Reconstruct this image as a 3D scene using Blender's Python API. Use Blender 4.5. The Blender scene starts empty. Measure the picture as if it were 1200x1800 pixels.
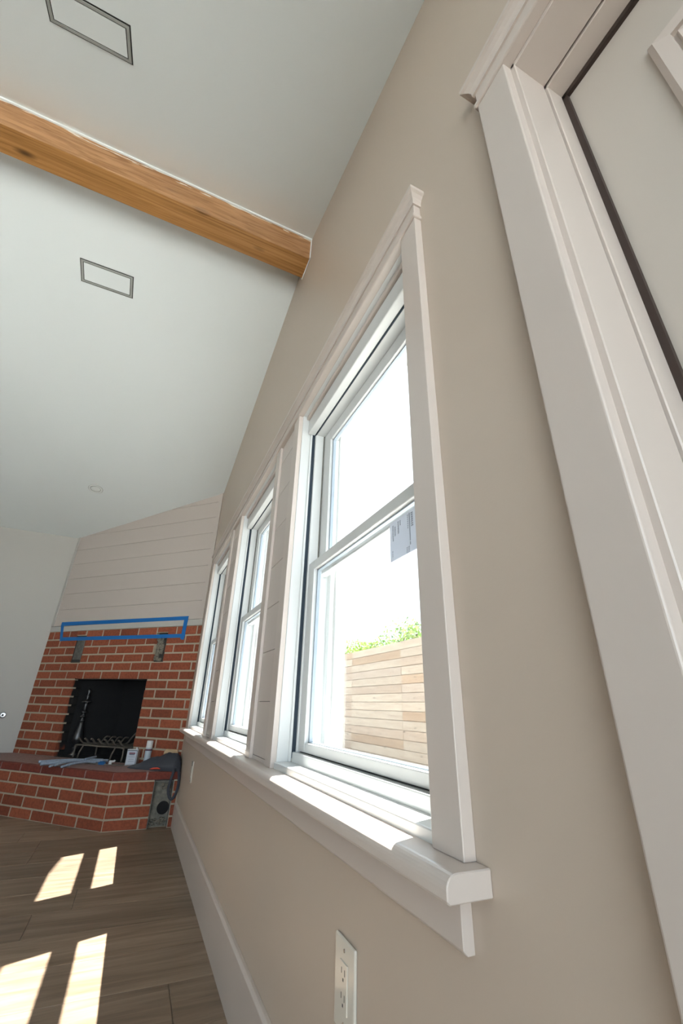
import bpy, bmesh, math, random
from mathutils import Matrix, Vector, noise

# ------------------------------------------------------------------ camera, world, sun, exposure
scene = bpy.context.scene
COL = scene.collection
random.seed(7)
RX, RY, RZ = (0.91178151, -0.40984202, 0.0261533), (0.1948194, 0.37559811, -0.90607475), (0.36152437, 0.83123738, 0.42230859)
CAM = (-0.45, 0.0, 0.85)
cd = bpy.data.cameras.new('camera'); cam = bpy.data.objects.new('camera', cd); COL.objects.link(cam)
cd.sensor_fit = 'VERTICAL'; cd.sensor_height = 36.0; cd.sensor_width = 24.0
cd.lens = 738.911 / 1800.0 * 36.0
cd.clip_start = 0.01; cd.clip_end = 200
m = Matrix.Identity(4)
for r in range(3):
    m[r][0] = RX[r]; m[r][1] = -RY[r]; m[r][2] = -RZ[r]; m[r][3] = CAM[r]
cam.matrix_world = m
scene.camera = cam

world = bpy.data.worlds.new('sky'); scene.world = world; world.use_nodes = True
bg = world.node_tree.nodes['Background']
bg.inputs['Color'].default_value = (0.74, 0.87, 1.0, 1); bg.inputs['Strength'].default_value = 2.2

SUN_DIR = Vector((-1.0, -0.38, -2.2)).normalized()
sd = bpy.data.lights.new('sun', 'SUN'); sun = bpy.data.objects.new('sun', sd); COL.objects.link(sun)
sd.energy = 34.0; sd.angle = math.radians(0.5); sd.color = (1.0, 0.975, 0.93)
sun.rotation_euler = SUN_DIR.to_track_quat('-Z', 'Y').to_euler(); sun.location = (3, 3, 8)

def portal(name, loc, size, direction):
    l = bpy.data.lights.new(name, 'AREA'); l.shape = 'RECTANGLE'; l.size, l.size_y = size
    l.cycles.is_portal = True
    o = bpy.data.objects.new(name, l); COL.objects.link(o); o.location = loc
    o.rotation_euler = Vector(direction).to_track_quat('-Z', 'Z').to_euler()
    return o

scene.view_settings.view_transform = 'Standard'
scene.view_settings.look = 'None'
scene.view_settings.gamma = 1.0
scene.view_settings.use_curve_mapping = False
scene.view_settings.exposure = 1.35
scene.cycles.max_bounces = 12; scene.cycles.diffuse_bounces = 6; scene.cycles.transparent_max_bounces = 16
scene.cycles.sample_clamp_indirect = 8.0
scene.cycles.caustics_reflective = False; scene.cycles.caustics_refractive = False

# ------------------------------------------------------------------ materials
def new_mat(name):
    mt = bpy.data.materials.new(name); mt.use_nodes = True
    nt = mt.node_tree; b = nt.nodes['Principled BSDF']
    return mt, nt, b

def N(nt, t, **kw):
    n = nt.nodes.new(t)
    for k, v in kw.items(): setattr(n, k, v)
    return n

def plain(name, col, rough=0.5, metal=0.0, bump=0.0, bscale=200, var=0.0, spec=0.5):
    mt, nt, b = new_mat(name)
    b.inputs['Base Color'].default_value = (*col, 1); b.inputs['Roughness'].default_value = rough
    b.inputs['Metallic'].default_value = metal; b.inputs['Specular IOR Level'].default_value = spec
    if bump or var:
        tc = N(nt, 'ShaderNodeTexCoord'); nz = N(nt, 'ShaderNodeTexNoise'); nz.inputs['Scale'].default_value = bscale
        nz.inputs['Detail'].default_value = 4
        nt.links.new(tc.outputs['Object'], nz.inputs['Vector'])
        if bump:
            bp = N(nt, 'ShaderNodeBump'); bp.inputs['Strength'].default_value = bump; bp.inputs['Distance'].default_value = 0.002
            nt.links.new(nz.outputs['Fac'], bp.inputs['Height']); nt.links.new(bp.outputs['Normal'], b.inputs['Normal'])
        if var:
            rp = N(nt, 'ShaderNodeValToRGB')
            rp.color_ramp.elements[0].position = 0.3; rp.color_ramp.elements[1].position = 0.7
            rp.color_ramp.elements[0].color = (*[c * (1 - var) for c in col], 1)
            rp.color_ramp.elements[1].color = (*[min(1, c * (1 + var)) for c in col], 1)
            nt.links.new(nz.outputs['Fac'], rp.inputs['Fac']); nt.links.new(rp.outputs['Color'], b.inputs['Base Color'])
    return mt

M = {}
M['wall'] = plain('greige_wall_paint', (0.49, 0.407, 0.335), 0.45, bump=0.06, bscale=160)
M['wall_white'] = plain('pale_wall_paint', (0.46, 0.44, 0.41), 0.6, bump=0.06, bscale=160)
M['ceiling'] = plain('white_ceiling_paint', (0.745, 0.785, 0.79), 0.75, bump=0.04, bscale=180)
M['trim'] = plain('satin_trim_paint', (0.543, 0.475, 0.43), 0.32)
M['shiplap'] = plain('greige_shiplap_paint', (0.52, 0.455, 0.415), 0.35)
M['white'] = plain('white_window_vinyl', (0.60, 0.61, 0.605), 0.3)
M['spacer'] = plain('blue_grey_spacer', (0.30, 0.35, 0.40), 0.4)
M['door'] = plain('greige_door_paint', (0.50, 0.45, 0.40), 0.4)
M['gap'] = plain('dark_gap', (0.05, 0.045, 0.04), 0.9)
M['track'] = plain('navy_screen_pile', (0.018, 0.03, 0.045), 0.8, bump=0.5, bscale=900)
M['brown_seal'] = plain('dark_brown_weatherstrip', (0.035, 0.02, 0.015), 0.6)
M['plastic'] = plain('ivory_plastic', (0.62, 0.58, 0.51), 0.12)
M['slot'] = plain('slot_black', (0.02, 0.02, 0.018), 0.6)
M['chrome'] = plain('chrome', (0.65, 0.66, 0.68), 0.2, metal=1.0)
M['soot'] = plain('soot_black', (0.006, 0.0055, 0.006), 0.9, bump=0.5, bscale=40)
M['iron'] = plain('dusty_iron', (0.16, 0.135, 0.11), 0.6, metal=0.3, bump=0.3, bscale=120)
M['pewter'] = plain('worn_pewter', (0.10, 0.098, 0.10), 0.35, metal=0.8)
M['tape'] = plain('blue_painter_tape', (0.0, 0.13, 0.42), 0.6, bump=0.2, bscale=300)
M['metal_grey'] = plain('grey_galvanised', (0.17, 0.16, 0.14), 0.5, metal=0.5, var=0.25, bscale=30)
M['vent_frame'] = plain('vent_frame_grey', (0.34, 0.35, 0.33), 0.5)
M['vent_panel'] = plain('vent_panel_white', (0.735, 0.775, 0.78), 0.7)
M['foam'] = plain('grey_foam_rod', (0.30, 0.36, 0.45), 0.6, var=0.15, bscale=60)
M['denim'] = plain('charcoal_canvas', (0.045, 0.048, 0.060), 0.85, bump=0.5, bscale=500, var=0.3)
M['red'] = plain('red_handle', (0.55, 0.06, 0.03), 0.45)
M['tin'] = plain('bare_tin', (0.45, 0.45, 0.46), 0.35, metal=0.8)
M['label'] = plain('can_label', (0.50, 0.53, 0.60), 0.5)
M['ink'] = plain('print_ink', (0.03, 0.03, 0.06), 0.6)
M['ink_red'] = plain('print_ink_red', (0.16, 0.03, 0.05), 0.6)
M['ink_grey'] = plain('print_ink_grey', (0.32, 0.34, 0.38), 0.6)
M['white_cap'] = plain('white_cap', (0.70, 0.70, 0.70), 0.4)
M['spray'] = plain('pale_blue_can', (0.42, 0.48, 0.54), 0.35)
M['blue'] = plain('blue_connector', (0.01, 0.10, 0.28), 0.4)
M['ground'] = plain('pale_concrete', (0.36, 0.36, 0.35), 0.9, bump=0.3, bscale=40, var=0.12)
M['stucco'] = plain('pale_siding', (0.7, 0.7, 0.68), 0.8)
M['bark'] = plain('bark', (0.16, 0.12, 0.08), 0.9, bump=0.6, bscale=40)
M['duct'] = plain('duct_dust', (0.20, 0.185, 0.15), 0.9, bump=0.8, bscale=30, var=0.35)
M['rubble'] = plain('mortar_rubble', (0.20, 0.175, 0.135), 0.95, bump=1.0, bscale=90, var=0.5)
M['lens'] = plain('downlight_lens', (0.75, 0.78, 0.77), 0.5)

def wood_board(name, c0, c1, c2, axis='Y', scale=1.0, rough=0.6, rnd=0.25, grain=26.0, knots=True):
    """long-grain timber; grain runs along the given object axis"""
    mt, nt, b = new_mat(name); L = nt.links.new
    tc = N(nt, 'ShaderNodeTexCoord'); oi = N(nt, 'ShaderNodeObjectInfo')
    add = N(nt, 'ShaderNodeVectorMath', operation='ADD'); cmb = N(nt, 'ShaderNodeCombineXYZ')
    mul = N(nt, 'ShaderNodeMath', operation='MULTIPLY'); mul.inputs[1].default_value = 37.0
    L(oi.outputs['Random'], mul.inputs[0])
    for i in range(3): L(mul.outputs[0], cmb.inputs[i])
    L(tc.outputs['Object'], add.inputs[0]); L(cmb.outputs[0], add.inputs[1])
    mp = N(nt, 'ShaderNodeMapping'); s = [grain * scale] * 3; s['XYZ'.index(axis)] = 1.3 * scale
    mp.inputs['Scale'].default_value = s
    L(add.outputs[0], mp.inputs['Vector'])
    n1 = N(nt, 'ShaderNodeTexNoise'); n1.inputs['Scale'].default_value = 1.6; n1.inputs['Detail'].default_value = 7; n1.inputs['Roughness'].default_value = 0.62
    n1.inputs['Distortion'].default_value = 0.6
    L(mp.outputs[0], n1.inputs['Vector'])
    rp = N(nt, 'ShaderNodeValToRGB'); e = rp.color_ramp.elements
    e[0].position = 0.28; e[0].color = (*c0, 1); e[1].position = 0.72; e[1].color = (*c2, 1)
    k = e.new(0.5); k.color = (*c1, 1)
    L(n1.outputs['Fac'], rp.inputs['Fac'])
    hs = N(nt, 'ShaderNodeHueSaturation')
    mr = N(nt, 'ShaderNodeMapRange'); mr.inputs['To Min'].default_value = 1 - rnd; mr.inputs['To Max'].default_value = 1 + rnd
    L(oi.outputs['Random'], mr.inputs['Value']); L(mr.outputs[0], hs.inputs['Value']); L(rp.outputs['Color'], hs.inputs['Color'])
    out = hs.outputs['Color']
    if knots:
        vo = N(nt, 'ShaderNodeTexVoronoi'); vo.inputs['Scale'].default_value = 1.0
        mp2 = N(nt, 'ShaderNodeMapping'); s2 = [9.0 * scale] * 3; s2['XYZ'.index(axis)] = 3.2 * scale
        mp2.inputs['Scale'].default_value = s2; L(add.outputs[0], mp2.inputs['Vector']); L(mp2.outputs[0], vo.inputs['Vector'])
        kr = N(nt, 'ShaderNodeValToRGB'); kr.color_ramp.elements[0].position = 0.05; kr.color_ramp.elements[1].position = 0.16
        kr.color_ramp.elements[0].color = (1, 1, 1, 1); kr.color_ramp.elements[1].color = (0, 0, 0, 1)
        L(vo.outputs['Distance'], kr.inputs['Fac'])
        mx = N(nt, 'ShaderNodeMixRGB'); mx.inputs['Color2'].default_value = (*[c * 0.35 for c in c0], 1)
        L(kr.outputs['Color'], mx.inputs['Fac']); L(out, mx.inputs['Color1']); out = mx.outputs['Color']
    L(out, b.inputs['Base Color']); b.inputs['Roughness'].default_value = rough
    bp = N(nt, 'ShaderNodeBump'); bp.inputs['Strength'].default_value = 0.25; bp.inputs['Distance'].default_value = 0.002
    L(n1.outputs['Fac'], bp.inputs['Height']); L(bp.outputs['Normal'], b.inputs['Normal'])
    return mt, nt, b, out

M['floor'] = wood_board('grey_brown_plank', (0.12, 0.080, 0.050), (0.205, 0.145, 0.098), (0.30, 0.22, 0.155), 'X', 1.0, 0.42, 0.24, 15, False)[0]
M['fence'] = wood_board('pale_fence_board', (0.245, 0.185, 0.14), (0.285, 0.232, 0.182), (0.32, 0.27, 0.215), 'Y', 1.0, 0.8, 0.08, 16, True)[0]
def fence_tint():
    nt = M['fence'].node_tree; L = nt.links.new; b = nt.nodes['Principled BSDF']; src = b.inputs['Base Color'].links[0].from_socket
    oi = N(nt, 'ShaderNodeObjectInfo'); mu = N(nt, 'ShaderNodeMath', operation='MULTIPLY'); mu.inputs[1].default_value = 7.31
    fr = N(nt, 'ShaderNodeMath', operation='FRACT'); L(oi.outputs['Random'], mu.inputs[0]); L(mu.outputs[0], fr.inputs[0])
    rp = N(nt, 'ShaderNodeValToRGB'); rp.color_ramp.interpolation = 'CONSTANT'; e = rp.color_ramp.elements
    e[0].color = (1.12, 1.10, 1.06, 1); e[1].position = 0.45; e[1].color = (1.0, 0.92, 0.86, 1)
    k = e.new(0.7); k.color = (0.95, 0.80, 0.66, 1); k = e.new(0.85); k.color = (1.02, 0.98, 0.96, 1)
    L(fr.outputs[0], rp.inputs['Fac'])
    mx = N(nt, 'ShaderNodeMixRGB', blend_type='MULTIPLY'); mx.inputs['Fac'].default_value = 1.0
    L(src, mx.inputs['Color1']); L(rp.outputs['Color'], mx.inputs['Color2']); L(mx.outputs['Color'], b.inputs['Base Color'])
fence_tint()
M['scrap'] = wood_board('scrap_wood', (0.50, 0.33, 0.17), (0.60, 0.42, 0.24), (0.68, 0.5, 0.31), 'X', 1.0, 0.7, 0.1, 40, False)[0]

def beam_material():
    mt, nt, b, out = wood_board('honey_beam', (0.22, 0.09, 0.022), (0.40, 0.19, 0.056), (0.52, 0.275, 0.10), 'X', 0.8, 0.5, 0.0, 60, True)
    L = nt.links.new
    # scraped white paint left along the upper edge of the beam
    tc = N(nt, 'ShaderNodeTexCoord'); sp = N(nt, 'ShaderNodeSeparateXYZ'); L(tc.outputs['Object'], sp.inputs[0])
    mr = N(nt, 'ShaderNodeMapRange'); mr.inputs['From Min'].default_value = 0.10; mr.inputs['From Max'].default_value = 0.155
    L(sp.outputs['Z'], mr.inputs['Value'])
    mp = N(nt, 'ShaderNodeMapping'); mp.inputs['Scale'].default_value = (5, 1, 55); L(tc.outputs['Object'], mp.inputs['Vector'])
    nz = N(nt, 'ShaderNodeTexNoise'); nz.inputs['Scale'].default_value = 1.5; nz.inputs['Detail'].default_value = 5; L(mp.outputs[0], nz.inputs['Vector'])
    mu = N(nt, 'ShaderNodeMath', operation='MULTIPLY'); L(nz.outputs['Fac'], mu.inputs[0]); L(mr.outputs[0], mu.inputs[1])
    rp = N(nt, 'ShaderNodeValToRGB'); rp.color_ramp.elements[0].position = 0.53; rp.color_ramp.elements[1].position = 0.56
    L(mu.outputs[0], rp.inputs['Fac'])
    # the face towards the camera is weathered to a paler, pinker brown
    mf = N(nt, 'ShaderNodeMath', operation='LESS_THAN'); mf.inputs[1].default_value = -0.064; L(sp.outputs['Y'], mf.inputs[0])
    nw = N(nt, 'ShaderNodeTexNoise'); nw.inputs['Scale'].default_value = 2.2; nw.inputs['Detail'].default_value = 6; nw.inputs['Distortion'].default_value = 1.5
    mw = N(nt, 'ShaderNodeMapping'); mw.inputs['Scale'].default_value = (1.6, 1, 14); L(tc.outputs['Object'], mw.inputs['Vector']); L(mw.outputs[0], nw.inputs['Vector'])
    rw = N(nt, 'ShaderNodeValToRGB'); rw.color_ramp.elements[0].position = 0.33; rw.color_ramp.elements[0].color = (0.22, 0.10, 0.045, 1)
    rw.color_ramp.elements[1].position = 0.62; rw.color_ramp.elements[1].color = (0.50, 0.285, 0.155, 1); L(nw.outputs['Fac'], rw.inputs['Fac'])
    fm = N(nt, 'ShaderNodeMath', operation='MULTIPLY'); fm.inputs[1].default_value = 0.62; L(mf.outputs[0], fm.inputs[0])
    mfx = N(nt, 'ShaderNodeMixRGB'); L(fm.outputs[0], mfx.inputs['Fac']); L(out, mfx.inputs['Color1']); L(rw.outputs['Color'], mfx.inputs['Color2']); out = mfx.outputs['Color']
    mx = N(nt, 'ShaderNodeMixRGB'); mx.inputs['Color2'].default_value = (0.72, 0.66, 0.58, 1)
    L(rp.outputs['Color'], mx.inputs['Fac']); L(out, mx.inputs['Color1']); L(mx.outputs['Color'], b.inputs['Base Color'])
    return mt
M['beam'] = beam_material()

def brick_material(name, cols, sooty=False):
    mt, nt, b = new_mat(name); L = nt.links.new
    oi = N(nt, 'ShaderNodeObjectInfo'); rp = N(nt, 'ShaderNodeValToRGB'); e = rp.color_ramp.elements
    e[0].color = (*cols[0], 1); e[1].color = (*cols[-1], 1)
    for i, c in enumerate(cols[1:-1], 1):
        k = e.new(i / (len(cols) - 1)); k.color = (*c, 1)
    L(oi.outputs['Random'], rp.inputs['Fac'])
    tc = N(nt, 'ShaderNodeTexCoord'); nz = N(nt, 'ShaderNodeTexNoise'); nz.inputs['Scale'].default_value = 55; nz.inputs['Detail'].default_value = 5
    ad = N(nt, 'ShaderNodeVectorMath', operation='ADD'); L(tc.outputs['Object'], ad.inputs[0]); L(oi.outputs['Location'], ad.inputs[1])
    L(ad.outputs[0], nz.inputs['Vector'])
    mx = N(nt, 'ShaderNodeMixRGB', blend_type='MULTIPLY'); mx.inputs['Fac'].default_value = 0.55
    r2 = N(nt, 'ShaderNodeValToRGB'); r2.color_ramp.elements[0].position = 0.35; r2.color_ramp.elements[1].position = 0.6
    r2.color_ramp.elements[0].color = (0.62, 0.58, 0.56, 1); r2.color_ramp.elements[1].color = (1.1, 1.08, 1.05, 1)
    L(nz.outputs['Fac'], r2.inputs['Fac']); L(rp.outputs['Color'], mx.inputs['Color1']); L(r2.outputs['Color'], mx.inputs['Color2'])
    out = mx.outputs['Color']
    if sooty:
        # soot left by old fires on the bricks of the opening, heavier above
        nz2 = N(nt, 'ShaderNodeTexNoise'); nz2.inputs['Scale'].default_value = 9; L(ad.outputs[0], nz2.inputs['Vector'])
        geo = N(nt, 'ShaderNodeNewGeometry')
        dt = N(nt, 'ShaderNodeVectorMath', operation='DOT_PRODUCT'); dt.inputs[1].default_value = (0.7071, 0.7071, 0.0)
        L(geo.outputs['Position'], dt.inputs[0])
        mr = N(nt, 'ShaderNodeMapRange'); mr.inputs['From Min'].default_value = 3.022; mr.inputs['From Max'].default_value = 3.07
        L(dt.outputs['Value'], mr.inputs['Value'])
        sp = N(nt, 'ShaderNodeSeparateXYZ'); L(geo.outputs['Position'], sp.inputs[0])
        mz = N(nt, 'ShaderNodeMapRange'); mz.inputs['From Min'].default_value = 0.40; mz.inputs['From Max'].default_value = 0.85; mz.inputs['To Min'].default_value = 0.45; mz.inputs['To Max'].default_value = 1.15
        L(sp.outputs['Z'], mz.inputs['Value'])
        mm_ = N(nt, 'ShaderNodeMath', operation='MULTIPLY'); L(mr.outputs[0], mm_.inputs[0]); L(mz.outputs[0], mm_.inputs[1])
        sm = N(nt, 'ShaderNodeMath', operation='ADD'); L(nz2.outputs['Fac'], sm.inputs[0]); L(mm_.outputs[0], sm.inputs[1])
        r3 = N(nt, 'ShaderNodeValToRGB'); r3.color_ramp.elements[0].position = 0.75; r3.color_ramp.elements[1].position = 1.15
        L(sm.outputs[0], r3.inputs['Fac'])
        m2 = N(nt, 'ShaderNodeMixRGB'); m2.inputs['Color2'].default_value = (0.012, 0.010, 0.009, 1)
        L(r3.outputs['Color'], m2.inputs['Fac']); L(out, m2.inputs['Color1']); out = m2.outputs['Color']
    L(out, b.inputs['Base Color']); b.inputs['Roughness'].default_value = 0.85
    bp = N(nt, 'ShaderNodeBump'); bp.inputs['Strength'].default_value = 0.5; bp.inputs['Distance'].default_value = 0.003
    L(nz.outputs['Fac'], bp.inputs['Height']); L(bp.outputs['Normal'], b.inputs['Normal'])
    return mt
M['brick'] = brick_material('red_brick', [(0.215, 0.052, 0.024), (0.30, 0.076, 0.035), (0.27, 0.066, 0.031), (0.345, 0.092, 0.044)])
M['brick_soot'] = brick_material('sooty_brick', [(0.215, 0.052, 0.024), (0.30, 0.076, 0.035)], True)
M['brick_cap'] = brick_material('dark_cap_brick', [(0.13, 0.024, 0.015), (0.19, 0.038, 0.023), (0.16, 0.03, 0.018)])
M['mortar'] = plain('tan_mortar', (0.42, 0.35, 0.26), 0.95, bump=0.7, bscale=150, var=0.12)
M['hearth_top'] = plain('mauve_hearth_paver', (0.27, 0.17, 0.155), 0.6, bump=0.4, bscale=60, var=0.22)

def leaf_material(name, c0, c1):
    mt, nt, b = new_mat(name); L = nt.links.new
    geo = N(nt, 'ShaderNodeNewGeometry'); rp = N(nt, 'ShaderNodeValToRGB')
    rp.color_ramp.elements[0].color = (*c0, 1); rp.color_ramp.elements[1].color = (*c1, 1)
    L(geo.outputs['Random Per Island'], rp.inputs['Fac']); L(rp.outputs['Color'], b.inputs['Base Color'])
    b.inputs['Roughness'].default_value = 0.5
    tr = N(nt, 'ShaderNodeBsdfTranslucent'); L(rp.outputs['Color'], tr.inputs['Color'])
    mx = N(nt, 'ShaderNodeMixShader'); mx.inputs['Fac'].default_value = 0.5
    L(b.outputs[0], mx.inputs[1]); L(tr.outputs[0], mx.inputs[2]); L(mx.outputs[0], nt.nodes['Material Output'].inputs['Surface'])
    return mt
M['leaf'] = leaf_material('fresh_leaf', (0.06, 0.14, 0.02), (0.22, 0.30, 0.08))
M['leaf2'] = leaf_material('bright_leaf', (0.08, 0.16, 0.02), (0.26, 0.33, 0.06))

def glass_material():
    mt, nt, b = new_mat('window_glass'); L = nt.links.new
    t = N(nt, 'ShaderNodeBsdfTransparent'); t.inputs['Color'].default_value = (0.97, 0.985, 0.98, 1)
    gl = N(nt, 'ShaderNodeBsdfGlossy'); gl.inputs['Roughness'].default_value = 0.0
    fr = N(nt, 'ShaderNodeFresnel'); fr.inputs['IOR'].default_value = 1.45
    hf = N(nt, 'ShaderNodeMath', operation='MULTIPLY'); hf.inputs[1].default_value = 0.6; L(fr.outputs[0], hf.inputs[0])
    mx = N(nt, 'ShaderNodeMixShader'); L(hf.outputs[0], mx.inputs[0]); L(t.outputs[0], mx.inputs[1]); L(gl.outputs[0], mx.inputs[2])
    L(mx.outputs[0], nt.nodes['Material Output'].inputs['Surface'])
    return mt
M['glass'] = glass_material()

def paper_material():
    mt, nt, b = new_mat('sticker_paper'); L = nt.links.new
    b.inputs['Base Color'].default_value = (0.55, 0.57, 0.61, 1); b.inputs['Roughness'].default_value = 0.6
    tr = N(nt, 'ShaderNodeBsdfTranslucent'); tr.inputs['Color'].default_value = (0.55, 0.57, 0.61, 1)
    mx = N(nt, 'ShaderNodeMixShader'); mx.inputs['Fac'].default_value = 0.5
    L(b.outputs[0], mx.inputs[1]); L(tr.outputs[0], mx.inputs[2]); L(mx.outputs[0], nt.nodes['Material Output'].inputs['Surface'])
    return mt
M['paper'] = paper_material()

# ------------------------------------------------------------------ mesh helpers
def wmat(o):
    return o.matrix_basis.copy() if o.parent is None else wmat(o.parent) @ o.matrix_basis

class MB:
    def __init__(s): s.v = []; s.f = []
    def add(s, vs, fs):
        k = len(s.v); s.v += [tuple(v) for v in vs]; s.f += [tuple(i + k for i in f) for f in fs]; return s
    def box(s, x0, x1, y0, y1, z0, z1):
        return s.add([(x0, y0, z0), (x1, y0, z0), (x1, y1, z0), (x0, y1, z0), (x0, y0, z1), (x1, y0, z1), (x1, y1, z1), (x0, y1, z1)],
                     [(0, 3, 2, 1), (4, 5, 6, 7), (0, 1, 5, 4), (1, 2, 6, 5), (2, 3, 7, 6), (3, 0, 4, 7)])
    def prism(s, prof, axis, a, b):
        """profile in the two other axes (x,z for y; y,z for x; x,y for z) swept from a to b"""
        n = len(prof)
        def mk(p, t): return (t, p[0], p[1]) if axis == 'x' else (p[0], t, p[1]) if axis == 'y' else (p[0], p[1], t)
        return s.add([mk(p, a) for p in prof] + [mk(p, b) for p in prof],
                     [tuple(range(n - 1, -1, -1)), tuple(range(n, 2 * n))] + [(i, (i + 1) % n, n + (i + 1) % n, n + i) for i in range(n)])
    def tube(s, path, r, n=8, closed=False):
        P = [Vector(p) for p in path]; k = len(P); vs = []; fs = []
        up = Vector((0.13, 0.21, 0.97))
        for i, p in enumerate(P):
            if closed: t = P[(i + 1) % k] - P[i - 1]
            else: t = P[min(i + 1, k - 1)] - P[max(i - 1, 0)]
            t.normalize(); a = t.cross(up)
            if a.length < 0.05: a = t.cross(Vector((1, 0, 0)))
            a.normalize(); b = t.cross(a)
            rr = r[i] if isinstance(r, (list, tuple)) else r
            for j in range(n):
                q = 2 * math.pi * j / n; vs.append(p + a * (rr * math.cos(q)) + b * (rr * math.sin(q)))
        for i in range(k if closed else k - 1):
            i2 = (i + 1) % k
            for j in range(n): fs.append((i * n + j, i * n + (j + 1) % n, i2 * n + (j + 1) % n, i2 * n + j))
        if not closed:
            fs.append(tuple(range(n - 1, -1, -1))); fs.append(tuple(range((k - 1) * n, k * n)))
        return s.add(vs, fs)
    def lathe(s, prof, o=(0, 0, 0), n=20, cap=True):
        vs = []; fs = []; k = len(prof)
        for r, z in prof:
            for j in range(n):
                q = 2 * math.pi * j / n; vs.append((o[0] + r * math.cos(q), o[1] + r * math.sin(q), o[2] + z))
        for i in range(k - 1):
            for j in range(n): fs.append((i * n + j, i * n + (j + 1) % n, (i + 1) * n + (j + 1) % n, (i + 1) * n + j))
        if cap: fs.append(tuple(range(n - 1, -1, -1))); fs.append(tuple(range((k - 1) * n, k * n)))
        return s.add(vs, fs)
    def xf(s, mtx):
        s.v = [tuple(mtx @ Vector(v)) for v in s.v]; return s
    def mesh(s, name, bevel=0.0, seg=2, smooth=False):
        me = bpy.data.meshes.new(name); me.from_pydata(s.v, [], s.f)
        bm = bmesh.new(); bm.from_mesh(me)
        bmesh.ops.recalc_face_normals(bm, faces=bm.faces[:])
        if bevel:
            es = [e for e in bm.edges if len(e.link_faces) == 2 and e.calc_face_angle(0) > 0.5]
            bmesh.ops.bevel(bm, geom=es, offset=bevel, segments=seg, affect='EDGES', clamp_overlap=True, profile=0.5)
        if smooth:
            for f in bm.faces: f.smooth = True
        bm.to_mesh(me); bm.free(); return me
    def build(s, name, mat, parent=None, bevel=0.0, seg=2, smooth=False, origin=None):
        """vertices are given in world space; the object sits at origin (or in its parent's frame)"""
        if parent is not None: inv = wmat(parent).inverted()
        else: inv = Matrix.Translation(-Vector(origin)) if origin is not None else Matrix.Identity(4)
        s.v = [tuple(inv @ Vector(v)) for v in s.v]
        me = s.mesh(name, bevel, seg, smooth); me.materials.append(M[mat])
        o = bpy.data.objects.new(name, me); COL.objects.link(o)
        if parent is not None: o.parent = parent
        elif origin is not None: o.location = origin
        return o

def tag(o, label, cat, group=None, kind=None):
    o['label'] = label; o['category'] = cat
    if group: o['group'] = group
    if kind: o['kind'] = kind
    return o

def empty(name, loc, label, cat, rz=0.0, group=None, kind=None):
    o = bpy.data.objects.new(name, None); COL.objects.link(o); o.location = loc; o.rotation_euler = (0, 0, rz)
    o.empty_display_size = 0.05
    return tag(o, label, cat, group, kind)

# ------------------------------------------------------------------ the room's dimensions (metres)
XL, YR, YB = -4.2, -1.3, 5.735         # left wall, rear wall, back wall; the window wall is x = 0
WT = 0.18                               # wall thickness
def zn(y): return 3.495 + 0.32 * (y - 1.62)      # ceiling slope on the camera's side of the ridge
def zf(y): return 2.943 + 0.201 * (4.284 - y)    # ceiling slope on the fireplace side
def zc(y): return zn(y) if y < 1.69 else zf(y)
WIN = [(0.627, 1.492), (1.850, 2.715), (3.075, 3.940)]
ZS, ZH = 0.672, 2.045                   # stool top, head of the openings
DY0, DY1, DZ = -0.69, 0.232, 2.04       # door opening

# floor: planks laid square to the window wall
floor = tag(MB().box(XL - WT, 0.2, YR - WT, YB + WT, -0.12, -0.012).build('floor', 'gap'), 'grey-brown wood plank floor with patches of sunlight', 'floor', kind='structure')
pw = 0.2445; row = 0; y = 2.0 - pw * 17
while y < YB:
    ya, yb = max(y, YR), min(y + pw, YB)
    if yb - ya > 0.02:
        off = -0.162 if abs(y - (2.0 - pw)) < 0.01 else -random.uniform(0.45, 1.35)
        xs = [0.0, off]
        while xs[-1] > XL: xs.append(max(XL, xs[-1] - random.choice((1.22, 1.42, 1.5))))
        for a, b in zip(xs[1:], xs[:-1]):
            if b - a > 0.03:
                MB().box(a + 0.0006, b - 0.0006, ya + 0.0006, yb - 0.0006, -0.012, 0.0).build('plank', 'floor', floor, bevel=0.002, seg=1)
    y += pw; row += 1

# window wall, in strips around the openings
w = MB()
def strip(ya, yb, z0=-0.1, z1=None):
    ys = [ya] + ([1.69] if ya < 1.69 < yb else []) + [yb]
    if z1 is not None: top = [(yb, z1), (ya, z1)]
    else: top = [(t, zc(t) + 0.06) for t in reversed(ys)]
    w.prism([(ya, z0), (yb, z0)] + top, 'x', 0.0, WT)
strip(YR - WT, DY0 - 0.02); strip(DY0 - 0.02, DY1 + 0.02, DZ + 0.02)
e = 0.012
prev = DY1 + 0.02
for (a, b) in WIN:
    strip(prev, a - e); strip(a - e, b + e, -0.1, ZS - 0.03); strip(a - e, b + e, ZH + e); prev = b + e
strip(prev, YB + WT)
tag(w.build('wall_right', 'wall'), 'greige painted wall holding the row of windows', 'wall', kind='structure')

# back wall
tag(MB().box(XL - WT, WT, YB, YB + WT, -0.1, zf(YB) + 0.05).build('wall_back', 'wall_white'), 'plain pale wall beside the corner fireplace', 'wall', kind='structure')
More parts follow.
